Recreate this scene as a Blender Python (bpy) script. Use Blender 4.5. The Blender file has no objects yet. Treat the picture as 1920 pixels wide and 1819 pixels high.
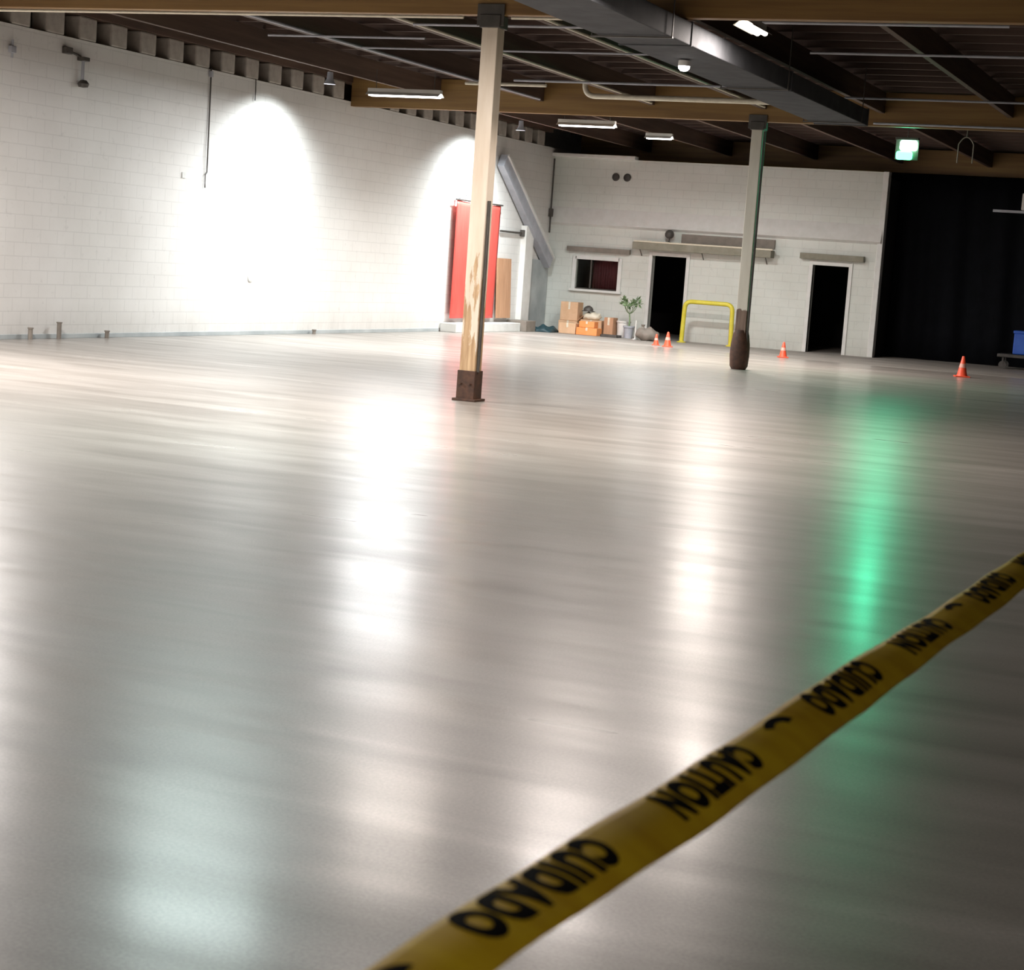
import bpy, bmesh, math, random
from mathutils import Vector, Matrix
random.seed(7)
S = bpy.context.scene
C = S.collection
PI = math.pi

# ---------------------------------------------------------------- materials
def mat(name, base=(.5, .5, .5), rough=.6, metal=0, emit=None, es=0, spec=.5, coat=0):
    m = bpy.data.materials.new(name); m.use_nodes = True
    b = m.node_tree.nodes['Principled BSDF']
    b.inputs['Base Color'].default_value = (*base, 1)
    b.inputs['Roughness'].default_value = rough
    b.inputs['Metallic'].default_value = metal
    b.inputs['Specular IOR Level'].default_value = spec
    b.inputs['Coat Weight'].default_value = coat
    if emit:
        b.inputs['Emission Color'].default_value = (*emit, 1)
        b.inputs['Emission Strength'].default_value = es
    return m

class N:
    """small helper around a material's node tree"""
    def __init__(s, m):
        s.m = m; s.t = m.node_tree; s.b = s.t.nodes['Principled BSDF']
        s.tc = s.t.nodes.new('ShaderNodeTexCoord')
    def coords(s, scale=(1, 1, 1), loc=(0, 0, 0), rot=(0, 0, 0), src='Object'):
        n = s.t.nodes.new('ShaderNodeMapping')
        n.inputs['Scale'].default_value = scale; n.inputs['Location'].default_value = loc
        n.inputs['Rotation'].default_value = rot
        s.t.links.new(s.tc.outputs[src], n.inputs['Vector']); return n.outputs[0]
    def noise(s, vec, scale=5, detail=4, rough=.5, dist=0):
        n = s.t.nodes.new('ShaderNodeTexNoise')
        n.inputs['Scale'].default_value = scale; n.inputs['Detail'].default_value = detail
        n.inputs['Roughness'].default_value = rough; n.inputs['Distortion'].default_value = dist
        s.t.links.new(vec, n.inputs['Vector']); return n.outputs['Fac']
    def ramp(s, fac, stops):
        n = s.t.nodes.new('ShaderNodeValToRGB'); e = n.color_ramp.elements
        while len(e) < len(stops): e.new(.5)
        for i, (p, c) in enumerate(stops):
            e[i].position = p; e[i].color = (*c, 1) if len(c) == 3 else c
        s.t.links.new(fac, n.inputs['Fac']); return n.outputs['Color']
    def mix(s, fac, a, b, mode='MIX'):
        n = s.t.nodes.new('ShaderNodeMix'); n.data_type = 'RGBA'; n.blend_type = mode
        for k, v in (('Factor', fac), ('A', a), ('B', b)):
            inp = [i for i in n.inputs if i.name == k and (i.type == 'VALUE' if k == 'Factor' else i.type == 'RGBA')][0]
            if isinstance(v, (int, float)): inp.default_value = v
            elif isinstance(v, tuple): inp.default_value = (*v, 1)
            else: s.t.links.new(v, inp)
        return [o for o in n.outputs if o.type == 'RGBA'][0]
    def math(s, op, a, b):
        n = s.t.nodes.new('ShaderNodeMath'); n.operation = op
        for i, v in enumerate((a, b)):
            if isinstance(v, (int, float)): n.inputs[i].default_value = v
            else: s.t.links.new(v, n.inputs[i])
        return n.outputs[0]
    def maprange(s, v, a, b, c, d):
        n = s.t.nodes.new('ShaderNodeMapRange')
        for i, x in enumerate((a, b, c, d)): n.inputs[i + 1].default_value = x
        s.t.links.new(v, n.inputs[0]); return n.outputs[0]
    def bump(s, h, strength=.2, dist=.01):
        n = s.t.nodes.new('ShaderNodeBump'); n.inputs['Strength'].default_value = strength
        n.inputs['Distance'].default_value = dist
        s.t.links.new(h, n.inputs['Height']); s.t.links.new(n.outputs[0], s.b.inputs['Normal']); return n
    def sep(s, axis, src='Object'):
        n = s.t.nodes.new('ShaderNodeSeparateXYZ'); s.t.links.new(s.tc.outputs[src], n.inputs[0]); return n.outputs[axis]
    def to(s, out, inp): s.t.links.new(out, s.b.inputs[inp])

def noisy(name, c1, c2, scale=6, rough=.6, metal=0, stretch=(1, 1, 1), bump=.1, **k):
    m = mat(name, c1, rough, metal, **k); n = N(m)
    f = n.noise(n.coords(stretch), scale, 5, .6)
    n.to(n.ramp(f, [(.3, c1), (.7, c2)]), 'Base Color')
    if bump: n.bump(f, bump, .01)
    return m

def painted_wall(name, c1, c2, block=True, axis='y'):
    m = mat(name, c1, .55); n = N(m)
    f = n.noise(n.coords((1, 1, 1)), .7, 6, .6)
    g = n.noise(n.coords((1, 1, 1), (3, 3, 3)), 9, 4, .6)
    col = n.ramp(f, [(.32, c1), (.68, c2)])
    col = n.mix(n.maprange(g, .62, .75, 0, .25), col, tuple(x * .6 for x in c1))
    # drip and scuff stains low on the wall
    z = n.sep('Z')
    low = n.math('MULTIPLY', n.maprange(z, 0, .55, .55, 0), n.noise(n.coords((1.2, 1.2, .3)), 3, 5, .7))
    col = n.mix(low, col, (.30, .27, .23))
    n.to(col, 'Base Color')
    if block:
        br = n.t.nodes.new('ShaderNodeTexBrick')
        rot = (0, -PI / 2, -PI / 2) if axis == 'y' else (-PI / 2, 0, 0)
        v = n.t.nodes.new('ShaderNodeCombineXYZ')
        n.t.links.new(n.sep('Y' if axis == 'y' else 'X'), v.inputs[0]); n.t.links.new(z, v.inputs[1])
        n.t.links.new(v.outputs[0], br.inputs['Vector'])
        br.inputs['Scale'].default_value = 1; br.inputs['Brick Width'].default_value = .41
        br.inputs['Row Height'].default_value = .205; br.inputs['Mortar Size'].default_value = .008
        br.inputs['Color1'].default_value = (1, 1, 1, 1); br.inputs['Color2'].default_value = (.94, .94, .94, 1)
        br.inputs['Mortar'].default_value = (.35, .35, .35, 1)
        h = n.math('ADD', br.outputs['Color'], n.math('MULTIPLY', g, .5))
        n.bump(h, .35, .006)
        n.to(n.mix(.16, col, br.outputs['Color'], 'MULTIPLY'), 'Base Color')
    return m

M = {}
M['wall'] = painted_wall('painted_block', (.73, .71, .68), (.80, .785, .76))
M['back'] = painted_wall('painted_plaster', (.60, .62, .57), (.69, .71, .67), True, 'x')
M['white'] = noisy('white_paint', (.72, .70, .66), (.80, .79, .76), 5, .5)
M['ledge'] = noisy('ledge_paint', (.66, .66, .63), (.74, .74, .72), 5, .6)
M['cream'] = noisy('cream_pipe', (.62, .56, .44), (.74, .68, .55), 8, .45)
M['darkwall'] = noisy('dark_wall', (.03, .03, .032), (.05, .05, .05), 3, .7)
M['deck'] = noisy('roof_deck', (.016, .011, .010), (.032, .021, .019), 3, .85, stretch=(1, .15, 1))
M['joist'] = noisy('joist_wood', (.07, .042, .034), (.14, .092, .074), 2, .7, stretch=(.3, 6, 6))
M['purlin'] = noisy('purlin_wood', (.055, .030, .020), (.12, .07, .046), 1.5, .7, stretch=(6, .3, 6))
M['girder'] = noisy('glulam', (.17, .085, .026), (.29, .165, .05), 1.2, .55, stretch=(.35, 6, 9))
M['block'] = noisy('blocking_paint', (.34, .30, .26), (.50, .46, .41), 5, .7)
M['duct'] = noisy('duct_metal', (.05, .053, .06), (.085, .09, .10), 3, .85, 0)
M['steel'] = noisy('grey_steel', (.35, .36, .40), (.46, .47, .52), 4, .5)
M['darkmetal'] = noisy('dark_metal', (.05, .045, .04), (.09, .08, .07), 6, .5)
M['rust'] = noisy('rusty_boot', (.035, .016, .01), (.09, .038, .02), 12, .65)
M['red'] = noisy('red_cloth', (.66, .07, .055), (.78, .11, .085), 3, .6, stretch=(1, 8, .6))
M['wood'] = noisy('plywood', (.42, .22, .12), (.56, .32, .19), 3, .6, stretch=(6, 6, .5))
M['card'] = noisy('cardboard', (.58, .36, .21), (.70, .46, .29), 4, .75)
M['orange'] = noisy('orange_plastic', (.80, .27, .07), (.90, .36, .13), 4, .5)
M['teal'] = noisy('teal_tarp', (.008, .03, .038), (.018, .055, .068), 6, .5)
M['yellow'] = noisy('yellow_paint', (.62, .52, .03), (.74, .64, .08), 6, .45)
M['cone'] = noisy('cone_plastic', (.88, .08, .03), (.95, .13, .06), 3, .45)
M['conewhite'] = noisy('cone_band', (.80, .40, .33), (.86, .48, .40), 3, .35)
M['leaf'] = noisy('leaf_green', (.09, .17, .06), (.26, .36, .19), 12, .5)
M['black'] = noisy('black_void', (.004, .004, .004), (.007, .006, .006), 3, .9)
M['blue'] = noisy('blue_plastic', (.02, .10, .55), (.05, .17, .68), 3, .4)
M['maroon'] = noisy('maroon_curtain', (.05, .008, .013), (.08, .013, .022), 3, .8, stretch=(12, 12, .4))
M['glass'] = mat('dark_glass', (.02, .022, .016), .08)
M['olive'] = noisy('olive_board', (.20, .19, .14), (.28, .265, .21), 5, .7)
M['brownboard'] = noisy('weathered_board', (.19, .165, .14), (.27, .235, .20), 5, .7)
M['greygrime'] = noisy('grimy_panel', (.30, .33, .34), (.50, .53, .53), 1.2, .5)
M['lens'] = mat('lamp_lens', (.9, .9, .9), .4, emit=(1, .97, .93), es=9)
M['lenswarm'] = mat('lamp_lens_warm', (.9, .88, .84), .4, emit=(1, .86, .72), es=7)
M['green'] = mat('green_lens', (.1, .6, .3), .4, emit=(.10, 1, .42), es=5)
M['greenwhite'] = mat('green_white_lens', (.6, .9, .7), .4, emit=(.42, 1, .66), es=14)
M['ink'] = mat('black_ink', (.004, .003, .003), .8, spec=.1)

# black plastic sheeting with slightly glossy folds
M['sheet'] = noisy('black_sheeting', (.0025, .003, .0045), (.004, .0045, .007), 4, .85, spec=.15)

# caution tape
tp = mat('tape_yellow', (.5, .33, .02), .5, spec=.3); n = N(tp)
f = n.noise(n.coords((1, 3, 1)), 5, 3)
n.to(n.ramp(f, [(.3, (.44, .25, .008)), (.7, (.60, .39, .015))]), 'Base Color')
tp.node_tree.nodes['Principled BSDF'].inputs['Transmission Weight'].default_value = 0
M['tape'] = tp

# column paint: cream paint worn off to bare wood near the ground
cp = mat('worn_post_paint', (.7, .62, .5), .6); n = N(cp)
z = n.sep('Z')
grain = n.noise(n.coords((9, 9, .6)), 3, 5, .6)
wood = n.ramp(grain, [(.3, (.34, .20, .10)), (.7, (.62, .44, .26))])
paint = n.ramp(n.noise(n.coords((4, 4, .5)), 2, 4), [(.3, (.66, .55, .43)), (.7, (.80, .71, .60))])
wear = n.math('ADD', n.maprange(z, .4, 2.7, .22, -.28), n.math('ADD', n.noise(n.coords((7, 7, 1.1), (2, 5, 0)), 1.6, 5, .65), -.52))
wear = n.maprange(wear, 0, .05, 0, 1)
n.to(n.mix(wear, paint, wood), 'Base Color'); n.bump(grain, .3, .01)
M['post'] = cp
cp2 = mat('worn_post_paint_far', (.7, .62, .5), .6); n = N(cp2)
z = n.sep('Z')
grain = n.noise(n.coords((9, 9, .6)), 3, 5, .6)
wood = n.ramp(grain, [(.3, (.12, .07, .05)), (.7, (.27, .19, .14))])
paint = n.ramp(n.noise(n.coords((4, 4, .5)), 2, 4), [(.3, (.60, .56, .47)), (.7, (.72, .68, .59))])
wear = n.math('ADD', n.maprange(z, .95, 1.25, .8, -.8), n.math('ADD', n.noise(n.coords((7, 7, 1.1)), 1.6, 5, .65), -.55))
wear = n.maprange(wear, 0, .08, 0, 1)
n.to(n.mix(wear, paint, wood), 'Base Color'); n.bump(grain, .3, .01)
M['postfar'] = cp2

# sealed concrete floor
CO_R = .235
def concrete(name, glossy=True):
    m = mat(name, (.4, .39, .37), .25); n = N(m)
    big = n.noise(n.coords((.35, 1, 1), rot=(0, 0, .1)), .55, 5, .6, .4)
    mid = n.noise(n.coords((.5, 2.2, 1), rot=(0, 0, .12), loc=(4, 9, 0)), 1.1, 3, .5, .3)
    fine = n.noise(n.coords((1, 1, 1)), 85, 3, .7)
    col = n.ramp(big, [(.1, (.35, .318, .288)), (.9, (.56, .52, .475))])
    col = n.mix(n.maprange(mid, .28, .78, 0, .85), col, (.20, .172, .148))
    col = n.mix(.45, col, n.ramp(fine, [(.35, (.45, .45, .45)), (.65, (1, 1, 1))]), 'MULTIPLY')
    # a worn crack and patch line across the slab
    n.to(col, 'Base Color')
    r = n.math('ADD', n.maprange(mid, .1, .9, .0, .16), CO_R if glossy else .55)
    n.to(r, 'Roughness')
    w = n.noise(n.coords((.4, 1.3, 1), rot=(0, 0, .12)), 1.7, 2, .45, 0)
    h = n.math('ADD', n.math('MULTIPLY', w, 1.0), n.math('MULTIPLY', fine, .035))
    n.bump(h, 1.0, .006)
    m.node_tree.nodes['Principled BSDF'].inputs['Coat Weight'].default_value = .12 if glossy else 0
    m.node_tree.nodes['Principled BSDF'].inputs['Coat Roughness'].default_value = .16
    return m
M['floor'] = concrete('sealed_concrete')
M['barefloor'] = concrete('bare_concrete', False)

# ---------------------------------------------------------------- mesh helpers
def NB(): return bmesh.new()
def box(bm, x0, x1, y0, y1, z0, z1, bev=0, R=None, t=(0, 0, 0)):
    vs = [bm.verts.new((x, y, z)) for x in (x0, x1) for y in (y0, y1) for z in (z0, z1)]
    fs = [(0, 1, 3, 2), (4, 6, 7, 5), (0, 4, 5, 1), (2, 3, 7, 6), (0, 2, 6, 4), (1, 5, 7, 3)]
    faces = [bm.faces.new([vs[i] for i in f]) for f in fs]
    if bev:
        es = list({e for f in faces for e in f.edges})
        r = bmesh.ops.bevel(bm, geom=es, offset=bev, segments=2, affect='EDGES', profile=.5)
        vs = list({v for f in r['faces'] for v in f.verts} | {v for v in vs if v.is_valid})
    if R is not None:
        for v in vs: v.co = R @ v.co + Vector(t)
    return bm
def lathe(bm, prof, c=(0, 0, 0), seg=20, cap=True):
    rings = []
    for r, z in prof:
        rings.append([bm.verts.new((c[0] + r * math.cos(2 * PI * i / seg), c[1] + r * math.sin(2 * PI * i / seg), c[2] + z)) for i in range(seg)])
    for a, b in zip(rings, rings[1:]):
        for i in range(seg): bm.faces.new((a[i], a[(i + 1) % seg], b[(i + 1) % seg], b[i]))
    if cap:
        bm.faces.new(rings[0][::-1]); bm.faces.new(rings[-1])
    return bm
def tube(bm, pts, r=.02, seg=10):
    pts = [Vector(p) for p in pts]; rings = []
    for i, p in enumerate(pts):
        d = ((pts[min(i + 1, len(pts) - 1)] - p).normalized() + (p - pts[max(i - 1, 0)]).normalized()).normalized()
        a = d.cross(Vector((0, 0, 1)))
        if a.length < .05: a = d.cross(Vector((1, 0, 0)))
        a.normalize(); b = d.cross(a)
        rr = r[i] if isinstance(r, (list, tuple)) else r
        rings.append([bm.verts.new(p + a * rr * math.cos(2 * PI * k / seg) + b * rr * math.sin(2 * PI * k / seg)) for k in range(seg)])
    for a, b in zip(rings, rings[1:]):
        for k in range(seg): bm.faces.new((a[k], a[(k + 1) % seg], b[(k + 1) % seg], b[k]))
    bm.faces.new(rings[0][::-1]); bm.faces.new(rings[-1]); return bm
def arc(p0, c, p1, n=8):
    p0, c, p1 = map(Vector, (p0, c, p1))
    return [tuple((1 - t) ** 2 * p0 + 2 * t * (1 - t) * c + t * t * p1) for t in [i / n for i in range(n + 1)]]
def obj(name, bm, m, parent=None, smooth=False, loc=None):
    bmesh.ops.recalc_face_normals(bm, faces=bm.faces)
    me = bpy.data.meshes.new(name); bm.to_mesh(me); bm.free()
    me.materials.append(M[m] if isinstance(m, str) else m)
    if smooth:
        for p in me.polygons: p.use_smooth = True
        try: me.set_sharp_from_angle(angle=math.radians(40))
        except Exception: pass
    o = bpy.data.objects.new(name, me); C.objects.link(o)
    if parent: o.parent = parent
    if loc: o.location = loc
    return o
def tag(o, label, cat, group=None):
    o['label'] = label; o['category'] = cat; o['kind'] = 'thing'
    if group: o['group'] = group
    return o
def thing(name, label, cat, loc=(0, 0, 0), rz=0, group=None):
    o = bpy.data.objects.new(name, None); C.objects.link(o)
    o.location = loc; o.rotation_euler = (0, 0, rz); o.empty_display_size = .1
    return tag(o, label, cat, group)
def struct(name, bm, m, label=None, parent=None, smooth=False):
    o = obj(name, bm, m, parent, smooth); o['kind'] = 'structure'
    if label: o['label'] = label
    return o
def kids(o): return [c for c in list(bpy.data.objects) if c.parent == o]
def copy_tree(o, loc=None, label=None, parent=None, rz=None):
    c = o.copy(); C.objects.link(c)
    if parent: c.parent = parent
    for k in kids(o): copy_tree(k, parent=c)
    if loc: c.location = loc
    if label: c['label'] = label
    if rz is not None: c.rotation_euler.z = rz
    return c

# ---------------------------------------------------------------- the hall
XL, YB = -17.4, 43.6          # left wall face, back wall face
b = NB(); box(b, -18.4, 12.2, -8, 39.2, -.2, 0)
struct('floor', b, 'floor', 'shiny sealed pale grey concrete floor')
b = NB(); box(b, -18.4, 12.2, 39.2, 52, -.2, 0)
struct('floor_apron', b, 'barefloor', 'dull unsealed strip of concrete floor along the far wall')
b = NB(); box(b, -18.4, 12.2, -8, 52, 5.30, 5.45)
struct('ceiling', b, 'deck', 'dark board roof deck')
b = NB(); box(b, -17.75, XL, -8, YB + .2, 0, 4.56)
box(b, -18.4, -18.1, -8, 52, 0, 5.3)
wl = struct('wall_left', b, 'wall', 'long white painted block wall')
b = NB(); box(b, 12, 12.2, -8, 52, 0, 5.3); struct('wall_right', b, 'darkwall')
b = NB(); box(b, -18.4, 12.2, -8.2, -8, 0, 5.3); struct('wall_front', b, 'darkwall')
b = NB(); box(b, -18.4, 12.2, 51.8, 52, 0, 5.3); struct('wall_rear', b, 'black')
b = NB(); box(b, -17.44, XL + .025, 18, 37.3, 0, .07, .004)
struct('baseboard_left', b, 'greygrime')

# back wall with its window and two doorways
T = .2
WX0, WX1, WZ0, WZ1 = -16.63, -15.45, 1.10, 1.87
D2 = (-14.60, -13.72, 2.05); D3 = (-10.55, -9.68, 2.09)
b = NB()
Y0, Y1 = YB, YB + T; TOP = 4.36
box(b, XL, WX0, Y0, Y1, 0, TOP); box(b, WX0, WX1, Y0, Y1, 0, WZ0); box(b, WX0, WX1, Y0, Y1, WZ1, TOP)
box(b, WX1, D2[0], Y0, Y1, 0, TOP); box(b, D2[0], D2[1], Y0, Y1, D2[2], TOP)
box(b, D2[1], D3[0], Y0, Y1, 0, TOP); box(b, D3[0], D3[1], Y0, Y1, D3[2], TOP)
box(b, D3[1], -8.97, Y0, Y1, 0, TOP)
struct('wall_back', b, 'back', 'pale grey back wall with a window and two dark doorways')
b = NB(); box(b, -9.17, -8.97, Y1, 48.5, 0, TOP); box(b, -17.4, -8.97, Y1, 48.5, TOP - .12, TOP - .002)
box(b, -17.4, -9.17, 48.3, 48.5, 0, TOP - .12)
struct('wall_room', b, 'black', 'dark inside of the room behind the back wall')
# sloping ledge that catches the light half way up the back wall
b = NB()
vs = [b.verts.new((x, y, z)) for x in (XL, -8.97) for y, z in ((YB, 3.12), (YB - .10, 2.72), (YB, 2.66))]
b.faces.new(vs[0:3]); b.faces.new(vs[3:6][::-1])
for i in range(3): b.faces.new((vs[i], vs[(i + 1) % 3], vs[3 + (i + 1) % 3], vs[3 + i]))
struct('trim_1', b, 'ledge', 'pale sloping ledge across the back wall')
b = NB(); box(b, XL, -15.2, YB - .18, YB + .1, TOP, TOP + .085, .01); struct('trim_2', b, 'white', 'white cap along the top of the back wall near the corner')
b = NB(); box(b, -9.06, -8.93, YB - .03, YB + .25, 0, TOP + .01, .01); struct('trim_3', b, 'ledge', 'pale corner post at the end of the back wall')

# window
w = thing('window_1', '', 'window', ((WX0 + WX1) / 2, YB, WZ0)); w['kind'] = 'structure'; del w['category']
w['label'] = 'dark window with a maroon curtain behind its right pane'
hw = (WX1 - WX0) / 2; hh = WZ1 - WZ0
b = NB()
for a in ((-hw - .07, -hw + .03, -.05, hh + .05), (hw - .03, hw + .07, -.05, hh + .05)): box(b, a[0], a[1], -.04, .1, a[2], a[3], .006)
box(b, -hw, hw, -.04, .1, hh - .03, hh + .07, .006); box(b, -hw - .1, hw + .1, -.09, .1, -.06, .0, .006)
obj('window_frame', b, 'ledge', w)
b = NB(); box(b, -hw * .30 - .02, -hw * .30 + .02, .03, .08, 0, hh); box(b, -hw + .03, hw - .03, .03, .08, 0, .03); obj('sash', b, 'darkmetal', w)
b = NB(); box(b, -hw + .02, -hw * .30 - .02, .045, .055, .02, hh - .02); box(b, -hw * .30 + .02, hw - .02, .05, .056, .02, hh - .02)
g = mat('window_glass', (.9, .95, .9), .03); g.node_tree.nodes['Principled BSDF'].inputs['Transmission Weight'].default_value = 1
g.node_tree.nodes['Principled BSDF'].inputs['IOR'].default_value = 1.12; g.node_tree.nodes['Principled BSDF'].inputs['Specular IOR Level'].default_value = .15
obj('pane', b, g, w)
b = NB(); nseg = 40; prev = None
for i in range(nseg + 1):
    x = -hw * .28 + (hw * 1.25) * i / nseg; y = .16 + .018 * math.sin(i * 1.7)
    cur = [b.verts.new((x, y, z)) for z in (-.05, hh + .05)]
    if prev: b.faces.new((prev[0], cur[0], cur[1], prev[1]))
    prev = cur
cur = obj('curtain', b, 'maroon', w, True); cur['label'] = 'maroon curtain behind the glass'
md = cur.modifiers.new('thick', 'SOLIDIFY'); md.thickness = .004

def doorframe(name, d, label):
    r = thing(name, '', '', ((d[0] + d[1]) / 2, YB, 0)); r['kind'] = 'structure'; del r['category']; r['label'] = label
    h = (d[1] - d[0]) / 2
    b = NB(); box(b, -h - .09, -h, -.03, .1, 0, d[2] + .09, .006); box(b, h, h + .09, -.03, .1, 0, d[2] + .09, .006)
    box(b, -h, h, -.03, .1, d[2], d[2] + .09, .006); obj('door_frame', b, 'ledge', r)
    # leaf swung open into the dark room
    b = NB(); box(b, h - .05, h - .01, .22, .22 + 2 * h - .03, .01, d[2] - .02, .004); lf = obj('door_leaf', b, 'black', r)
    b = NB(); tube(b, [(h - .05, .22 + 2 * h - .12, 1.0), (h - .11, .22 + 2 * h - .12, 1.0)], .012); lathe(b, [(.0, 0), (.028, .01), (.028, .04), (0, .05)], (h - .11, .22 + 2 * h - .12, .975), 12, False)
    obj('door_handle', b, 'darkmetal', lf)
    return r
doorframe('door_1', D2, 'open dark doorway under the long awning')
doorframe('door_2', D3, 'open dark doorway at the right end of the back wall')

# boards over the openings
b = NB(); box(b, -16.85, -15.18, YB - .13, YB, 2.03, 2.15, .008)
tag(obj('lintel_board', b, 'brownboard'), 'short brown weathered board fixed above the dark window', 'lintel')
b = NB(); box(b, -10.86, -9.32, YB - .16, YB, 2.22, 2.36, .008)
tag(obj('lintel_board', b, 'olive'), 'short olive board fixed above the rightmost doorway', 'lintel')
t = thing('awning', 'long grey wall shelf with pale top edge above the middle doorway', 'awning', (-13.28, YB - .012, 2.12))
b = NB(); box(b, -1.76, 1.76, -.34, 0, .06, .24, .01); obj('board', b, 'olive', t)
b = NB(); box(b, -1.30, 1.80, -.36, -.30, .235, .275, .006); box(b, -1.72, -1.28, -.36, -.30, .24, .28, .006); o = obj('edge_strip', b, 'cream', t); o['label'] = 'pale edge strip'
b = NB(); box(b, -.6, 1.76, -.05, 0, .28, .50, .008); obj('shadow_board', b, 'brownboard', t)  # brown strip built in place of the shadow above the shelf
for i, x in enumerate((-1.6, 0, 1.6)):
    b = NB(); tube(b, [(x, -.22, .08), (x, -.02, -.09)], .012); obj('bracket', b, 'darkmetal', t)
t = thing('wall_lamp', 'small dark round lamp standing above the long awning', 'lamp', (-14.13, YB - .25, 2.362))
b = NB(); lathe(b, [(.0, .0), (.07, .005), (.07, .03), (.02, .05), (.02, .12)], seg=16, cap=False); obj('base', b, 'darkmetal', t, True)
b = NB(); lathe(b, [(0, .12), (.06, .13), (.105, .18), (.115, .24), (.09, .30), (.04, .335), (0, .34)], seg=20, cap=False); obj('lamp_shade', b, 'darkmetal', t, True)
# twin wall openings high on back wall
for i, x in enumerate((-15.72, -15.42)):
    t = thing('wall_vent', ['small dark round vent high on the back wall, the left of a pair', 'small dark round vent high on the back wall, the right of a pair'][i], 'vent', (x, YB, 3.92), 0, 'vents on the back wall')
    b = NB(); R = Matrix.Rotation(PI / 2, 3, 'X')
    lathe(b, [(.085, 0), (.10, .03), (.075, .05), (.07, .02)], seg=20, cap=False)
    for v in b.verts: v.co = R @ v.co
    obj('rim', b, 'darkmetal', t, True)
    b = NB(); lathe(b, [(0, .012), (.075, .012), (.075, .018), (0, .018)], seg=20, cap=False)
    for k in range(-2, 3): box(b, -.07, .07, k * .025 - .004, k * .025 + .004, .02, .03)
    for v in b.verts: v.co = R @ v.co
    obj('grille', b, 'darkmetal', t)
# corner conduit
t = thing('conduit', 'dark vertical conduit in the far corner of the two white walls', 'conduit', (XL + .05, YB - .13, 0))
b = NB(); tube(b, [(0, 0, 2.45), (0, 0, 4.3)], .02); obj('pipe', b, 'darkmetal', t)
b = NB(); box(b, -.05, .05, -.04, .05, 2.85, 3.05, .008); obj('junction_box', b, 'darkmetal', t)

# ---------------------------------------------------------------- roof timbers
GB, GT = 4.47, 5.05       # girder underside and top
GY = (7.0, 19.85, 32.65, 45.45)
gl = ['', 'brown laminated roof girder crossing the top of the photo over the nearer post',
      'brown laminated roof girder resting on the farther post', 'brown laminated roof girder just above the back wall']
for y, lb in zip(GY[1:], gl[1:]):
    b = NB(); box(b, XL + .003, 11.9, y - .08, y + .08, GB, GT, .006)
    tag(obj('roof_girder', b, 'girder'), lb, 'beam', 'roof girders')
PXs = (-15.5, -13.35, -11.15, -9.03, -6.9, -4.7, -2.5, -.3)
ordn = ['first', 'second', 'third', 'fourth', 'fifth', 'sixth', 'seventh', 'eighth']
bays = [(GY[1] + .08, GY[2] - .08, 'between the two posts'), (GY[2] + .08, GY[3] - .08, 'beyond the farther post')]
first = None
for bi, (ya, yb, where) in enumerate(bays):
    for i, x in enumerate(PXs):
        lb = 'dark purlin %s, %s from the white side wall' % (where, ordn[i])
        if first is None:
            L = yb - ya
            b = NB(); box(b, -.045, .045, 0, L, 0, .36, .005)
            first = tag(obj('roof_purlin', b, 'purlin'), lb, 'beam', 'roof purlins'); first.location = (x, ya, 4.69)
        else:
            o = first.copy(); C.objects.link(o); o.location = (x, ya, 4.69); o['label'] = lb
# joists and the painted blocks between their ends
first = None; y = 20.3
while y < 46.5:
    if min(abs(y - g) for g in GY) > .02:
        if first is None:
            b = NB(); box(b, -17.75, 11.9, -.025, .025, 0, .20, .003)
            first = tag(obj('roof_joist', b, 'joist'), 'thin dark roof joist spanning across above the purlins', 'joist', 'roof joists'); first.location = (0, y, 5.07)
        else:
            o = first.copy(); C.objects.link(o); o.location = (0, y, 5.07)
    y += .813
first = None; y = 20.70
while y < 43.2:
    if abs(y - GY[1]) > .4 and abs(y - GY[2]) > .32:
        if first is None:
            b = NB(); box(b, -.3, 0, -.22, .22, 0, .36, .03)
            first = tag(obj('blocking', b, 'block'), 'pale block on top of the white side wall, one of a long row', 'block', 'blocks along the wall top'); first.location = (XL - .0, y, 4.562)
        else:
            o = first.copy(); C.objects.link(o); o.location = (XL - .0, y, 4.562)
    y += .813
b = NB(); box(b, XL - .30, XL + .03, 20.1, 43.3, 4.925, 5.065); box(b, -18.09, -18.0, 18, 43.3, 4.5, 5.06); struct('trim_4', b, 'purlin', 'dark board closing the gap above the side wall')

# posts
def post(loc, label, m, boot):
    t = thing('timber_post', label, 'post', loc)
    b = NB(); box(b, -.10, .10, -.10, .10, 0.02, GB - .14, .008); obj('shaft', b, m, t)
    b = NB(); box(b, -.13, .13, -.12, .12, GB - .15, GB - .002, .008); box(b, -.17, .17, -.105, -.092, GB - .13, GB + .12, .004); o = obj('bracket', b, 'darkmetal', t); o['label'] = 'dark steel cap bracket'
    if boot == 'near':
        b = NB(); box(b, -.115, .115, -.115, .115, 0, .36, .006); box(b, -.15, .15, -.15, .15, 0, .03, .005)
        for s in (-.06, .06): lathe(b, [(.018, 0), (.018, .012)], (s, -.13, .2), 8)
    else:
        b = NB(); lathe(b, [(.13, 0), (.165, .06), (.18, .25), (.175, .45), (.15, .62), (.125, .72)], seg=20)
    o = obj('boot', b, 'rust', t, boot != 'near'); o['label'] = 'dark rusty brown boot around the foot'
    return t
p1 = post((-8.80, 19.85, 0), 'tall timber post, cream paint flaking off, standing in front of the red banner', 'post', 'near')
p2 = post((-9.12, 32.65, 0), 'farther cream timber post with dark brown bulging foot near the yellow barrier', 'postfar', 'far')
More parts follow.
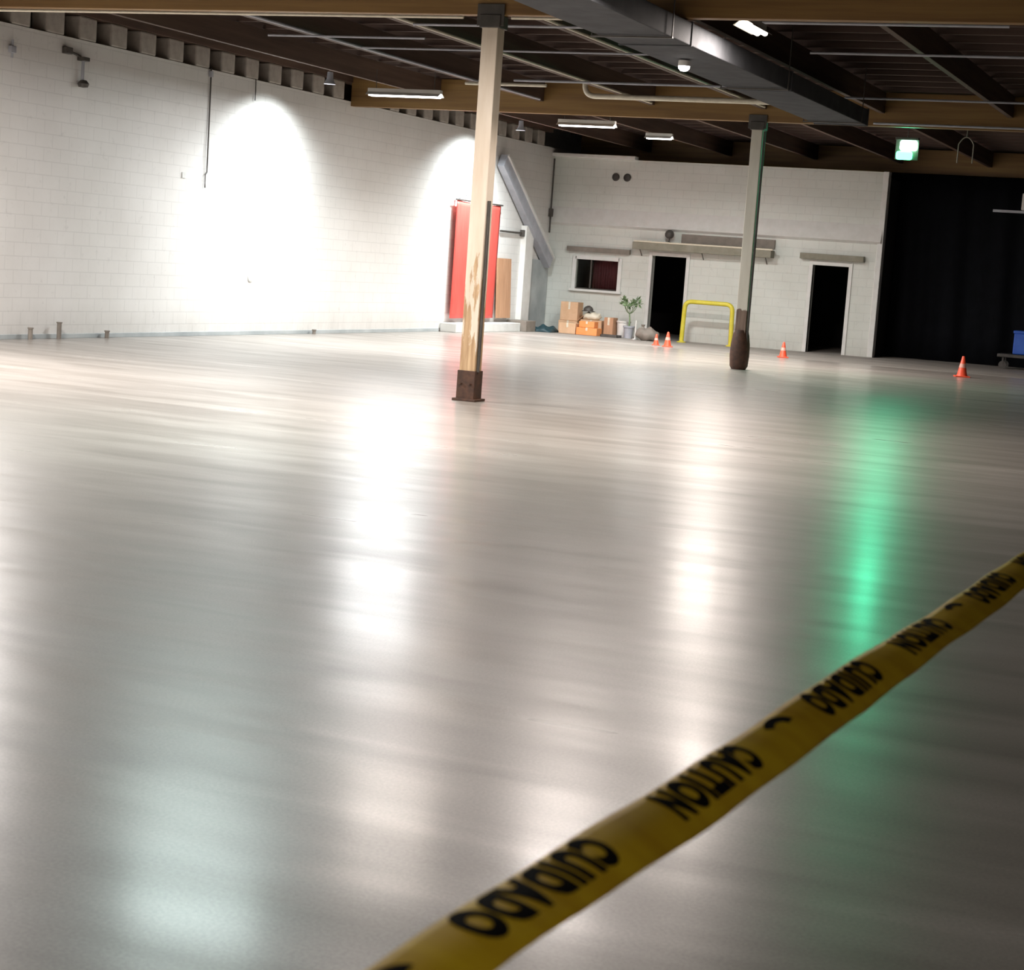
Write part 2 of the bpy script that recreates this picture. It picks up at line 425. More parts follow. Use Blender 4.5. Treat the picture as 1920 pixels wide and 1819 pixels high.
# conduit running up the far post
b = NB(); tube(b, [(.13, -.06, .3), (.13, -.06, 2.2), (.135, -.06, 4.3)], .022); o = obj('conduit', b, 'darkmetal', p2, True)
b = NB(); tube(b, [(.12, -.05, .35), (.125, -.05, 1.6), (.12, -.05, 2.35)], .02); o = obj('conduit', b, 'darkmetal', p1, True)

# pipes along the roof
def run(name, label, cat, pts, r, m, group=None, clip=None):
    t = thing(name, label, cat, pts[0], 0, group)
    o0 = Vector(pts[0])
    b = NB(); tube(b, [Vector(p) - o0 for p in pts], r); obj('pipe', b, m, t, True)
    if clip:
        for c in clip:
            c = Vector(c) - o0
            b = NB(); tube(b, [c + Vector((0, 0, r * .9)), c + Vector((0, 0, clip_h))], .012, 6); obj('hanger', b, 'darkmetal', t)
    return t
clip_h = .3
run('ceiling_pipe', 'thin pale pipe along the underside of the girder over the nearer post', 'pipe',
    [(XL + .02, 19.66, 4.41), (-9.1, 19.66, 4.42)], .017, 'cream', 'pipes under the roof')
run('ceiling_pipe', 'short thin pale pipe under the nearest girder, right of the nearer post', 'pipe',
    [(-8.5, 19.66, 4.42), (-7.4, 19.66, 4.42)], .016, 'cream', 'pipes under the roof')
CROSS = [
 (-10.9, -7.4, 22.0, 4.645, .017, 'thin grey sprinkler pipe just beyond the nearer post, first behind its girder'),
 (-13.9, -11.4, 23.4, 4.645, .016, 'thin grey sprinkler pipe at upper left between side wall and nearer post'),
 (-13.0, -7.6, 24.6, 4.645, .015, 'thin grey sprinkler pipe second beyond the nearer post, left of the duct'),
 (-6.1, -.5, 24.0, 4.645, .017, 'thin grey sprinkler pipe crossing dark roof right of the duct'),
 (-12.2, -7.7, 28.5, 4.645, .02, 'grey sprinkler pipe behind the thick cream pipe, in front of the farther girder'),
 (-6.9, -4.0, 29.6, 4.645, .018, 'grey sprinkler pipe right of the duct end')]
a0 = arc((-11.74, 30.6, 4.84), (-11.74, 30.6, 4.63), (-11.53, 30.6, 4.63))
run('ceiling_pipe', 'thick cream pipe that drops and runs level in front of the farther girder', 'pipe',
    [(-11.74, 30.6, 5.29)] + a0 + [(-7.9, 30.6, 4.63)], .047, 'cream', 'pipes under the roof', None)
run('ceiling_pipe', 'pale pipe along the top of the farther girder, left of the thick cream pipe', 'pipe',
    [(-13.4, 29.2, 4.645), (-11.9, 29.2, 4.645)], .03, 'cream', 'pipes under the roof')
run('ceiling_pipe', 'thin pale pipe crossing the dark roof at top right beyond the first girder', 'pipe',
    [(-6.3, 21.4, 4.66), (-3.2, 21.4, 4.66)], .018, 'steel', 'pipes under the roof')
run('ceiling_pipe', 'thin pale pipe in front of the farther girder near the green lamp', 'pipe',
    [(-7.0, 32.4, 4.50), (-3.0, 32.4, 4.50)], .02, 'steel', 'pipes under the roof')
for xa, xb, yy, zz, rr, lb in CROSS:
    run('sprinkler_pipe', lb, 'pipe', [(xa, yy, zz), (xb, yy, zz)], rr, 'steel', 'sprinkler pipes crossing the roof')
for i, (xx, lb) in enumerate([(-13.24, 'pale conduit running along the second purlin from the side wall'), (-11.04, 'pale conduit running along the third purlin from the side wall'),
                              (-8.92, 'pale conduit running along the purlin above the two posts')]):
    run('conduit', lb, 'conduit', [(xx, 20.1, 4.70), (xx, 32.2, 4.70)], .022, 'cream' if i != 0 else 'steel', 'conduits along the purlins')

# duct with its end cap
t = thing('air_duct', 'long grey rectangular metal air duct hanging under the roof', 'duct', (-6.87, 12, 4.2))
b = NB()
box(b, -.42, .42, 0, 17.4, 0, .25, .01); obj('duct_body', b, 'duct', t)
for k in (3.5, 8.0, 12.5, 17.38):
    b = NB(); box(b, -.435, .435, k - .018, k + .018, -.012, .262, .003); obj('flange', b, 'duct', t)
for k in (2.2, 7.2, 12.2, 16.8):
    b = NB(); tube(b, [(-.46, k, -.02), (-.46, k, .85)], .008, 6); tube(b, [(.46, k, -.02), (.46, k, .85)], .008, 6); box(b, -.47, .47, k - .02, k + .02, -.03, -.013); obj('hanger', b, 'darkmetal', t)

# ---------------------------------------------------------------- lamps
def area(name, loc, sx, sy, power, col, parent=None, rot=(0, 0, 0), spread=PI):
    l = bpy.data.lights.new(name, 'AREA'); l.shape = 'RECTANGLE'; l.size = sx; l.size_y = sy
    l.energy = power; l.color = col; l.spread = spread
    o = bpy.data.objects.new(name, l); C.objects.link(o); o.location = loc; o.rotation_euler = rot
    if parent: o.parent = parent
    return o
def strip(loc, label, power, col=(1, .97, .93), lens='lens', L=1.3, rz=0, spread=PI):
    t = thing('strip_light', label, 'light', loc, rz, 'strip lights under the roof')
    b = NB(); box(b, -L / 2, L / 2, -.05, .05, .03, .09, .006); obj('housing', b, 'white', t)
    b = NB()
    for s in (-1, 1):
        vs = [b.verts.new(p) for p in ((-L / 2, s * .03, .04), (L / 2, s * .03, .04), (L / 2, s * .12, -.02), (-L / 2, s * .12, -.02), (-L / 2, s * .12, -.025), (L / 2, s * .12, -.025), (L / 2, s * .03, .03), (-L / 2, s * .03, .03))]
        b.faces.new(vs[:4]); b.faces.new(vs[4:]); b.faces.new((vs[2], vs[3], vs[4], vs[5]))
    obj('reflector', b, 'white', t)
    b = NB(); tube(b, [(-L / 2 + .03, -.045, -.012), (L / 2 - .03, -.045, -.012)], .03, 10); tube(b, [(-L / 2 + .03, .045, -.012), (L / 2 - .03, .045, -.012)], .03, 10)
    obj('tube', b, lens, t, True)
    for s in (-.4, .4):
        b = NB(); tube(b, [(s * L, 0, .09), (s * L, 0, 4.69 - loc[2] + .02)], .006, 6); obj('hanger', b, 'darkmetal', t)
    area('lamp_glow', (0, 0, -.05), L, .2, power, col, t, spread=spread)
    return t
strip((-13.95, 28.0, 4.30), 'glowing strip light left of the nearer post, close to the side wall', 290, (.96, .985, 1), L=1.35)
strip((-12.55, 32.95, 4.32), 'glowing strip light in the roof between the two posts', 230, L=1.15, spread=2.6)
strip((-5.95, 20.7, 4.50), 'warm glowing strip light beside the grey duct at the top', 125, (1, .88, .80), 'lenswarm', .8, PI / 2)
# lamps outside the frame that shine in the floor, then unseen fill strips
strip((-6.0, 16.4, 4.30), 'warm strip light hanging above the frame right of the duct', 150, (1, .89, .82), 'lenswarm', .7)
strip((-8.05, 16.8, 4.30), 'warm strip light hanging above the frame near the post', 110, (1, .88, .80), 'lenswarm', .9)
strip((-10.2, 35.2, 4.74), 'warm strip light tucked up behind the farther girder', 400, (1, .91, .84), 'lenswarm', 1.2)
strip((-12.93, 38.4, 4.55), 'small strip light in the roof nearest the back wall', 190, (.97, 1, .98), 'lens', .6, 0, 2.85)
strip((-8.4, 13.6, 4.30), 'cool strip light hanging above the floor nearer the camera', 120, (.80, 1, .96), 'lens')
strip((-14.3, 17.0, 4.30), 'unseen fill strip light beside the near end of the side wall', 600, (1, .94, .90), 'lens')  # unseen, put in to lift the side wall and floor
strip((-13.8, 8.0, 4.30), 'unseen fill strip light farthest out of frame beside the side wall', 550, (1, .95, .90), 'lens')  # unseen fill for the side wall, like the one before
strip((-9.5, 1.0, 4.30), 'unseen fill strip light added to the left of the camera', 450, (1, .96, .92), 'lens')  # added fill that raises the general light at the left
strip((1.5, -1.5, 4.30), 'unseen fill strip light added behind the camera', 55, (1, .96, .92), 'lens')  # added fill that brightens the tape and near floor
# round lamp under the duct
t = thing('round_lamp', 'small bright round lamp under the grey duct', 'lamp', (-6.93, 21.3, 4.12))
b = NB(); lathe(b, [(.0, .065), (.07, .065), (.075, .0), (.0, .0)], seg=20, cap=False); obj('base', b, 'white', t, True)
b = NB(); lathe(b, [(.07, 0), (.065, -.03), (.04, -.055), (0, -.062)], seg=20, cap=False); obj('lens', b, 'lens', t, True)
# wall washers near the side wall
def washer(loc, label, power, ty=0, sz=76, bl=.7):
    t = thing('wall_washer', label, 'light', loc, 0, 'spot lamps close to the side wall')
    b = NB(); lathe(b, [(.05, .12), (.06, .0), (.10, -.08), (.105, -.09)], seg=20, cap=False); obj('hood', b, 'steel', t, True)
    b = NB(); lathe(b, [(0, -.05), (.06, -.055), (.075, -.06)], seg=16, cap=False); obj('lens', b, 'lens', t, True)
    b = NB(); tube(b, [(0, 0, .1), (0, 0, 5.07 - loc[2])], .01, 6); obj('stem', b, 'darkmetal', t)
    l = bpy.data.lights.new('wall_beam', 'SPOT'); l.energy = power; l.spot_size = math.radians(sz); l.spot_blend = bl
    l.shadow_soft_size = .08; l.color = (.90, .98, 1)
    o = bpy.data.objects.new('wall_beam', l); C.objects.link(o); o.location = (0, 0, -.11); o.parent = t
    d = Vector((-1.0, ty, -3.4)); o.rotation_euler = d.to_track_quat('-Z', 'Y').to_euler()
    return t
washer((-16.15, 29.4, 4.66), 'small hooded spot lamp washing the side wall below the roof, nearer one', 720, 0, 134, 1)
washer((-16.15, 38.3, 4.66), 'small hooded spot lamp washing the side wall above the red banner', 1300, 0, 140, 1)
# green lamp
t = thing('green_lamp', 'bright green glowing lamp hanging in front of the black sheeting', 'lamp', (-6.97, 35.4, 4.30))
b = NB(); box(b, -.22, .22, -.05, .05, .17, .22, .006); box(b, -.22, .22, .03, .05, -.20, .18, .006); obj('housing', b, 'darkmetal', t)
b = NB(); box(b, -.13, .20, -.07, .03, -.03, .165, .045); obj('bright_lens', b, 'greenwhite', t)
b = NB(); box(b, -.19, .12, -.06, .03, -.20, -.04, .04); obj('green_lens', b, 'green', t)
b = NB(); tube(b, [(0, .03, .21), (0, .03, .77)], .01, 6); obj('stem', b, 'darkmetal', t)
area('green_glow', (0, -.10, 0), .34, .30, 34, (.03, 1, .50), t, rot=(-PI / 2 + .75, 0, 0), spread=2.3)
t = thing('loop_hook', 'thin brown wire loop hanging beside the green lamp', 'hook', (-5.9, 35.6, 4.1))
b = NB(); tube(b, [(-.14, 0, 0), (-.14, 0, .35)] + arc((-.14, 0, .35), (0, 0, .62), (.14, 0, .35)) + [(.14, 0, .0)], .012, 6); tube(b, [(0, 0, .47), (0, 0, .97)], .01, 6)
obj('wire', b, 'brownboard', t)

# ---------------------------------------------------------------- things on the side wall
def wall_bits():
    t = thing('wall_fixture', 'small dark bracket on the side wall near the left edge of the photo', 'bracket', (XL, 22.1, 4.2))
    b = NB(); box(b, 0, .06, -.06, .06, -.05, .05, .008); tube(b, [(.03, 0, -.12), (.03, 0, .14)], .018, 8); obj('mount', b, 'steel', t)
    t = thing('wall_camera', 'small dark two-part fixture high on the side wall, linked by a short stem', 'fixture', (XL, 23.5, 4.3))
    b = NB(); box(b, 0, .09, -.2, -.04, .0, .10, .01); obj('junction_box', b, 'darkmetal', t)
    b = NB(); tube(b, arc((.05, -.1, .04), (.05, .1, .03), (.05, .24, -.02)), .02, 8); obj('arm', b, 'darkmetal', t, True)
    b = NB(); box(b, 0, .13, .18, .34, -.06, .0, .01); obj('upper_plate', b, 'darkmetal', t)
    b = NB(); tube(b, [(.06, .26, -.06), (.06, .26, -.34)], .025, 8); obj('stem', b, 'steel', t)
    b = NB(); lathe(b, [(0, 0), (.07, .01), (.09, .06), (.05, .11), (0, .12)], (.08, .26, -.46), 14, False); obj('head', b, 'darkmetal', t, True)
wall_bits()
t = thing('hanging_cable', 'long thin grey cable hanging down the white side wall', 'cable', (XL + .03, 27.42, 4.57))
b = NB(); tube(b, [(0, 0, 0), (.0, .01, -.8), (.01, .0, -1.5), (0, .02, -1.75), (0, -.03, -1.8), (0, -.02, -2.02)], .013, 6); obj('cord', b, 'darkmetal', t, True)
b = NB(); box(b, -.03, .03, -.03, .03, -.14, -.04, .005); obj('clip', b, 'steel', t)
t = thing('hanging_cable', 'short grey cable end at the top of the side wall', 'cable', (XL + .03, 28.9, 4.57))
b = NB(); tube(b, [(0, 0, 0), (.0, .01, -.2), (.01, -.01, -.38)], .010, 6); obj('cord', b, 'darkmetal', t, True)
t = thing('wall_outlet', 'small pale grey round outlet low on the bright part of the side wall', 'outlet', (XL, 29.1, 1.05))
b = NB(); lathe(b, [(.09, 0), (.09, .02), (.05, .035), (0, .036)], seg=16, cap=False); [setattr(v, 'co', Matrix.Rotation(PI / 2, 3, 'Y') @ v.co) for v in b.verts]
obj('plate', b, 'ledge', t, True)
t = thing('wall_outlet', 'tiny grey anchor plate beside the foot of the long hanging cable', 'outlet', (XL, 26.75, 2.72))
b = NB(); box(b, 0, .02, -.05, .05, -.05, .05, .006); obj('plate', b, 'ledge', t)
# stub pipes along the foot of the side wall
for i, (yy, h) in enumerate([(22.65, .16), (23.35, .24), (24.6, .1), (31.4, .07)]):
    b = NB(); lathe(b, [(.035, 0), (.035, h), (.045, h), (.045, h + .02)], (XL + .12, yy, 0), 10)
    tag(obj('pipe_stub', b, 'brownboard', None, True), 'short pipe stub by the foot of the side wall, %s along it' % ['nearest', 'second', 'third', 'farthest'][i], 'pipe', 'pipe stubs along the side wall')

# step, red banner and what stands beside it
b = NB(); box(b, XL + .03, XL + .42, 37.35, 41.1, 0, .20, .012)
tag(obj('concrete_curb', b, 'ledge'), 'low pale concrete curb under the red banner', 'curb')
t = thing('red_banner', 'tall red banner hanging on the side wall behind the nearer post', 'banner', (XL + .10, 38.9, .30))
b = NB(); ny, nz = 26, 24; grid = []
for j in range(nz + 1):
    row = []
    for i in range(ny + 1):
        u = i / ny; v = j / nz
        row.append(b.verts.new((.025 * math.sin(u * 17 + v) * (1.1 - v) + .01, -1.25 + 2.5 * u, v * 2.64 - .03 * math.sin(u * PI) * v)))
    grid.append(row)
for j in range(nz):
    for i in range(ny): b.faces.new((grid[j][i], grid[j][i + 1], grid[j + 1][i + 1], grid[j + 1][i]))
o = obj('cloth', b, 'red', t, True); o.modifiers.new('t', 'SOLIDIFY').thickness = .008
b = NB(); tube(b, [(.02, -1.32, 2.65), (.02, 1.32, 2.65)], .018, 8); obj('rail', b, 'darkmetal', t)
for yy in (-1.1, -.78):
    b = NB(); tube(b, [(-.08, yy, 2.66), (.02, yy, 2.68), (.02, yy, 2.78)], .02, 8); obj('hook', b, 'steel', t)
t = thing('plywood_sheet', 'brown plywood sheet leaning on the side wall right of the red banner', 'board', (XL + .12, 40.65, .30))
b = NB(); box(b, 0, .03, -.42, .42, 0, 1.42, .004, Matrix.Rotation(-.05, 3, 'Y')); obj('sheet', b, 'wood', t)
b = NB(); box(b, XL + .03, XL + .55, 41.15, 41.75, 0, .26, .01); tag(obj('wooden_block', b, 'brownboard'), 'low brown wooden block on the floor below the plywood sheet', 'block')
# white pilaster, and a grey bar standing in for diagonal shade beyond
b = NB(); box(b, XL - .01, XL + .14, 41.75, 42.25, 0, 2.55, .01)
struct('trim_5', b, 'white', 'white pilaster on the side wall near the far corner')
b = NB(); box(b, XL - .01, XL + .05, 42.27, 43.58, 0, 1.75, .01)
struct('trim_6', b, 'greygrime', 'grimy grey panel in the far corner')
t = thing('shade_band', 'grey diagonal band standing in for shade on the side wall near the far corner', 'shade band', (XL + .12, 40.0, 4.0))
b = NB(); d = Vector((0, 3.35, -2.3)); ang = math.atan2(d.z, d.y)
box(b, -.08, .10, 0, d.length, -.17, .17, .01, Matrix.Rotation(ang, 3, 'X')); obj('beam', b, 'steel', t)  # bar added where the wall only falls into a diagonal band of shade
b = NB(); box(b, .09, .14, 0, d.length, .12, .18, .005, Matrix.Rotation(ang, 3, 'X')); obj('flange', b, 'ledge', t)  # lighter rim of the same added shade bar
t = thing('wall_conduit', 'short dark horizontal conduit on the side wall above the plywood sheet', 'conduit', (XL + .05, 40.35, 2.36))
b = NB(); tube(b, [(0, 0, 0), (0, 1.35, 0)], .025, 8); obj('pipe', b, 'darkmetal', t)
b = NB(); box(b, -.04, .05, 1.3, 1.42, -.08, .08, .008); obj('junction_box', b, 'darkmetal', t)

# ---------------------------------------------------------------- clutter by the back wall
t = thing('teal_tarp', 'dark teal tarp lying crumpled on the floor in the far corner', 'tarp', (-16.92, 42.25, 0))
b = NB(); nu, nv = 22, 14; grid = []
for j in range(nv + 1):
    row = []
    for i in range(nu + 1):
        u = i / nu * 2 - 1; v = j / nv * 2 - 1
        e = max(0, 1 - u * u) * max(0, 1 - v * v)
        h = .03 + e ** .5 * (.05 + .07 * (u + 1) + .035 * math.sin(u * 9 + v * 4) + .03 * math.sin(v * 11 - u * 5))
        row.append(b.verts.new((u * .42, v * .45 * (1 - .2 * abs(u)), max(.005, h - .03))))
    grid.append(row)
for j in range(nv):
    for i in range(nu): b.faces.new((grid[j][i], grid[j][i + 1], grid[j + 1][i + 1], grid[j + 1][i]))
o = obj('sheet', b, 'teal', t, True); o.modifiers.new('t', 'SOLIDIFY').thickness = .006

def carton(loc, rz, s, m, label, group='boxes piled below the window', flaps=True):
    t = thing('carton', label, 'box', loc, rz, group); x, y, z = s
    b = NB(); box(b, -x / 2, x / 2, -y / 2, y / 2, 0, z, .008); obj('body', b, m, t)
    b = NB(); box(b, -.025, .025, -y / 2 - .002, y / 2 + .002, z * .6, z + .003); obj('packing_tape', b, 'cream', t)
    if flaps:
        b = NB(); box(b, 0, x / 2, -y / 2, y / 2, 0, .006, 0, Matrix.Rotation(-.8, 3, 'Y'), (x / 2, 0, z)); obj('flap', b, m, t)
    return t
carton((-16.22, 42.45, 0), 0, (.44, .36, .26), 'card', 'pale cardboard box on the floor at the left end of the pile', flaps=False)
carton((-16.45, 43.10, 0), .0, (.50, .44, .30), 'card', 'cardboard box against the wall, under the tall tan box')
carton((-16.45, 43.10, .305), .0, (.46, .38, .46), 'card', 'tall tan cardboard box on top at the left of the pile', flaps=False)
carton((-15.70, 42.42, 0), .0, (.54, .36, .18), 'orange', 'flat bright orange box on the floor at the front of the pile', flaps=False)
carton((-15.80, 42.98, 0), .0, (.56, .40, .36), 'card', 'brown cardboard box behind the flat orange box', flaps=False)
carton((-15.72, 42.42, .185), .0, (.40, .28, .15), 'orange', 'small orange box on top of the flat orange box', flaps=False)
carton((-15.30, 42.85, 0), .0, (.24, .34, .46), 'wood', 'upright brown box at the right end of the pile', flaps=False)
# paper sack on the pile
t = thing('paper_sack', 'cream paper sack slumped on top of the brown cardboard box', 'sack', (-15.84, 42.96, .366))
b = NB(); bmesh.ops.create_icosphere(b, subdivisions=3, radius=1)
for v in b.verts:
    c = v.co; c.x *= .24 * (1 + .08 * math.sin(c.z * 7 + c.y * 5)); c.y *= .17; c.z = max(-.07, c.z * .12 + .02 * math.sin(c.x * 40)) + .07
obj('bag', b, 'cream', t, True)
b = NB(); lathe(b, [(.03, 0), (.05, .04), (.02, .07)], (.18, 0, .10), 8, False); obj('neck', b, 'cream', t, True)
# black helmet like lump
t = thing('hard_hat', 'small dark round hard hat resting on top of the paper sack', 'hat', (-15.95, 42.95, .562))
b = NB(); lathe(b, [(.17, 0), (.17, .012), (.125, .02), (.118, .07), (.085, .115), (.04, .135), (0, .14)], seg=20, cap=False); obj('shell', b, 'darkmetal', t, True)
b = NB(); box(b, -.01, .01, -.11, .11, .1, .145, .006); obj('ridge', b, 'darkmetal', t)
# white bucket
t = thing('white_bucket', 'white plastic bucket on the floor right of the orange boxes', 'bucket', (-14.98, 42.9, 0))
b = NB(); lathe(b, [(.14, 0), (.165, .36), (.178, .36), (.178, .38), (.158, .38), (.135, .02), (0, .02)], seg=22, cap=False); obj('body', b, 'white', t, True)
b = NB(); tube(b, arc((-.17, 0, .34), (0, -.12, .10), (.17, 0, .34)), .005, 6); obj('handle', b, 'steel', t)
b = NB(); lathe(b, [(.18, 0), (.182, .02), (.0, .03)], (0, 0, .378), 22, False); obj('lid', b, 'white', t, True)
# black tray
t = thing('black_tray', 'flat black tray on the floor in front of the white bucket', 'tray', (-15.08, 42.3, 0))
b = NB(); box(b, -.22, .22, -.16, .16, 0, .015, .004)
for a in ((-.22, -.205, -.16, .16), (.205, .22, -.16, .16), (-.22, .22, -.16, -.145), (-.22, .22, .145, .16)): box(b, *a, .01, .06, .002)
obj('pan', b, 'darkmetal', t)
# potted plant on a thin stem
t = thing('potted_plant', 'tall leafy green plant in a grey pot between window and doorway', 'plant', (-14.72, 42.55, 0))
b = NB(); lathe(b, [(.10, 0), (.13, .26), (.145, .26), (.145, .30), (.12, .30), (.11, .25), (0, .25)], seg=18, cap=False); obj('pot', b, 'steel', t, True)
b = NB()
tube(b, [(0, 0, .24), (.01, 0, .45), (-.01, 0, .62)], [.02, .017, .014], 8)
tips = []
for k in range(7):
    a = k * 2 * PI / 7; tp_ = (.19 * math.cos(a), .12 * math.sin(a), .86 + .08 * math.sin(k * 2.1)); tips.append(tp_)
    tube(b, arc((-.01, 0, .60), (.12 * math.cos(a), .08 * math.sin(a), .62), tp_, 5), .008, 6)
obj('stem', b, 'leaf', t, True)
b = NB(); rnd = random.Random(3)
for tp_ in tips:
    for q in range(13):
        a = rnd.uniform(0, 2 * PI); el = rnd.uniform(-.9, 1.2); L = rnd.uniform(.09, .15)
        d = Vector((math.cos(a) * math.cos(el), math.sin(a) * math.cos(el), math.sin(el)))
        s = d.cross(Vector((rnd.uniform(-1, 1), rnd.uniform(-1, 1), 1))).normalized() * L * .24
        o0 = Vector(tp_) + d * .01; nn = d.cross(s).normalized() * .012
        p = [o0, o0 + d * L * .5 + s + nn, o0 + d * L, o0 + d * L * .5 - s + nn]
        vs = [b.verts.new(x) for x in p]; b.faces.new(vs)
o = obj('foliage', b, 'leaf', t); o.modifiers.new('t', 'SOLIDIFY').thickness = .003
# thin white stick leaning
t = thing('white_stick', 'short upright white stick on a small foot right of the plant', 'stick', (-14.42, 42.2, 0))
b = NB(); lathe(b, [(.07, 0), (.07, .015), (.02, .03), (.016, .46), (0, .465)], seg=12, cap=False); obj('pole', b, 'white', t, True)
# grey sack by the doorway
t = thing('grey_sack', 'slumped dark grey sack on the floor beside the middle doorway', 'sack', (-14.05, 42.0, 0))
b = NB(); bmesh.ops.create_icosphere(b, subdivisions=3, radius=1)
for v in b.verts:
    c = v.co; c.x *= .30; c.y *= .2; c.z = max(0, .15 + c.z * .17 + .03 * math.sin(c.x * 22 + c.y * 13))
obj('bag', b, 'brownboard', t, True)
b = NB(); lathe(b, [(.05, 0), (.03, .04), (.055, .09)], (-.12, 0, .29), 10, False); obj('neck', b, 'brownboard', t, True)

# cones
def cone(loc, label, h=.45, first=[None]):
    t = thing('traffic_cone', label, 'cone', loc, .3, 'orange traffic cones')
    s = h / .45
    b = NB(); box(b, -.16 * s, .16 * s, -.16 * s, .16 * s, 0, .028 * s, .008); obj('base', b, 'cone', t)
    b = NB(); lathe(b, [(.12 * s, .028 * s), (.105 * s, .06 * s), (.03 * s, .44 * s), (.02 * s, .45 * s), (.0, .45 * s)], seg=24, cap=False); obj('body', b, 'cone', t, True)
    b = NB(); lathe(b, [(.078 * s, .21 * s), (.060 * s, .29 * s)], seg=24, cap=False)
    lathe(b, [(.0765 * s, .20 * s), (.0785 * s, .21 * s)], seg=24, cap=False); o = obj('collar', b, 'conewhite', t, True); o['label'] = 'pale reflective collar'
    return t
cone((-5.85, 37.5, 0), 'small orange cone on the floor in front of the black sheeting', .42)
cone((-10.0, 39.3, 0), 'small orange cone left of the rightmost doorway', .34)
cone((-12.75, 39.6, 0), 'small orange cone in front of the middle doorway, right of a pair', .34)
cone((-13.12, 39.9, 0), 'small orange cone in front of the middle doorway, left of a pair', .26)

# yellow pipe barrier
t = thing('pipe_barrier', 'yellow bent pipe barrier beside the middle doorway', 'barrier', (-12.85, 42.9, 0))
b = NB()
pts = [(-.62, 0, 0), (-.60, 0, .82)] + arc((-.60, 0, .82), (-.60, 0, 1.0), (-.42, 0, 1.0), 6) + [(.42, 0, 1.0)] + arc((.42, 0, 1.0), (.60, 0, 1.0), (.60, 0, .82), 6) + [(.62, 0, 0)]
tube(b, pts, .055, 14); obj('rail', b, 'yellow', t, True)
for s in (-.62, .62):
    b = NB(); lathe(b, [(.11, 0), (.11, .02), (.06, .035)], (s, 0, 0), 16); obj('foot_plate', b, 'yellow', t, True)

# ---------------------------------------------------------------- black sheeting at right
b = NB(); ns = 420; prev = None; XA, XB2 = -8.93, 11.9
for i in range(ns + 1):
    x = XA + (XB2 - XA) * i / ns
    cur = []
    for j in range(7):
        z = j / 6 * 4.44; k = 1 - .5 * j / 6
        y = 45.15 + k * (.07 * math.sin(x * 5.1) + .04 * math.sin(x * 11.3 + z * .4)) + .02 * math.sin(z * 2 + x)
        cur.append(b.verts.new((x, y, z)))
    if prev:
        for j in range(6): b.faces.new((prev[j], cur[j], cur[j + 1], prev[j + 1]))
    prev = cur
o = obj('black_sheeting', b, 'sheet', None, True); o.modifiers.new('t', 'SOLIDIFY').thickness = .004
tag(o, 'black plastic sheeting hanging floor to roof right of the back wall', 'curtain')
t = thing('blue_bin', 'bright blue plastic bin in front of the black sheeting at the right edge', 'bin', (-5.30, 43.9, .35))
b = NB(); box(b, -.42, .42, -.25, .25, 0, .50, .03); obj('body', b, 'blue', t)
b = NB(); box(b, -.44, .44, -.27, .27, .48, .55, .02); obj('lid', b, 'blue', t)
t2 = thing('low_trolley', 'low dark trolley carrying the blue bin', 'trolley', (-5.30, 43.9, 0))
b = NB(); box(b, -.75, .6, -.3, .3, .27, .345, .01); obj('deck', b, 'darkmetal', t2)
for sx in (-.62, .48):
    for sy in (-.22, .22):
        b = NB(); lathe(b, [(.09, -.02), (.09, .02)], seg=16); [setattr(v, 'co', Matrix.Rotation(PI / 2, 3, 'X') @ v.co + Vector((sx, sy, .09))) for v in b.verts]
        box(b, sx - .02, sx + .02, sy - .03, sy + .03, .12, .28); obj('wheel', b, 'darkmetal', t2)
t = thing('hanging_sign', 'small pale box on a thin grey bar high before the black sheeting', 'box', (-5.75, 43.6, 3.60))
b = NB(); box(b, -.72, .5, -.03, .03, -.03, .03, .006); obj('bar', b, 'steel', t)
b = NB(); box(b, -.08, .3, -.12, .12, .04, .42, .015); obj('housing', b, 'white', t)
b = NB(); tube(b, [(-.05, 0, .03), (-.05, 0, 1.47)], .012, 6); tube(b, [(.4, 0, .03), (.4, 0, 1.47)], .012, 6); obj('hanger', b, 'darkmetal', t)

# ---------------------------------------------------------------- caution tape
TX, TA, TZ, TB, TH, W = -.6914, .0534, 1.0961, .007, .3683, .075
def tape_pt(t, v, lift=0):
    """t metres along the tape, v 0..1 across it; the tape waves and twists a little"""
    th = TH + .10 * math.sin(t * 3.1 + .5) + .05 * math.sin(t * 7.7)
    cx, cz = math.cos(th), -math.sin(th)
    bow = .006 * math.sin(PI * v)
    x = TX + TA * t + W * v * cx - bow * cz * 0 + (bow + lift) * math.sin(th)
    z = TZ + TB * t + W * v * cz + (bow + lift) * math.cos(th) + .0025 * math.sin(t * 5.3) + .0012 * math.sin(t * 19)
    return Vector((x, t, z))
t = thing('caution_tape', 'yellow caution tape with black lettering stretched across the foreground', 'tape', (TX, 0, TZ))
off = Vector((TX, 0, TZ))
b = NB(); nt, nv = 700, 8; grid = []
for i in range(nt + 1):
    tt = -2.5 + 18 * i / nt
    grid.append([b.verts.new(tape_pt(tt, j / nv) - off) for j in range(nv + 1)])
for i in range(nt):
    for j in range(nv): b.faces.new((grid[i][j], grid[i][j + 1], grid[i + 1][j + 1], grid[i + 1][j]))
o = obj('ribbon', b, 'tape', t, True)
md = o.modifiers.new('t', 'SOLIDIFY'); md.thickness = .0003

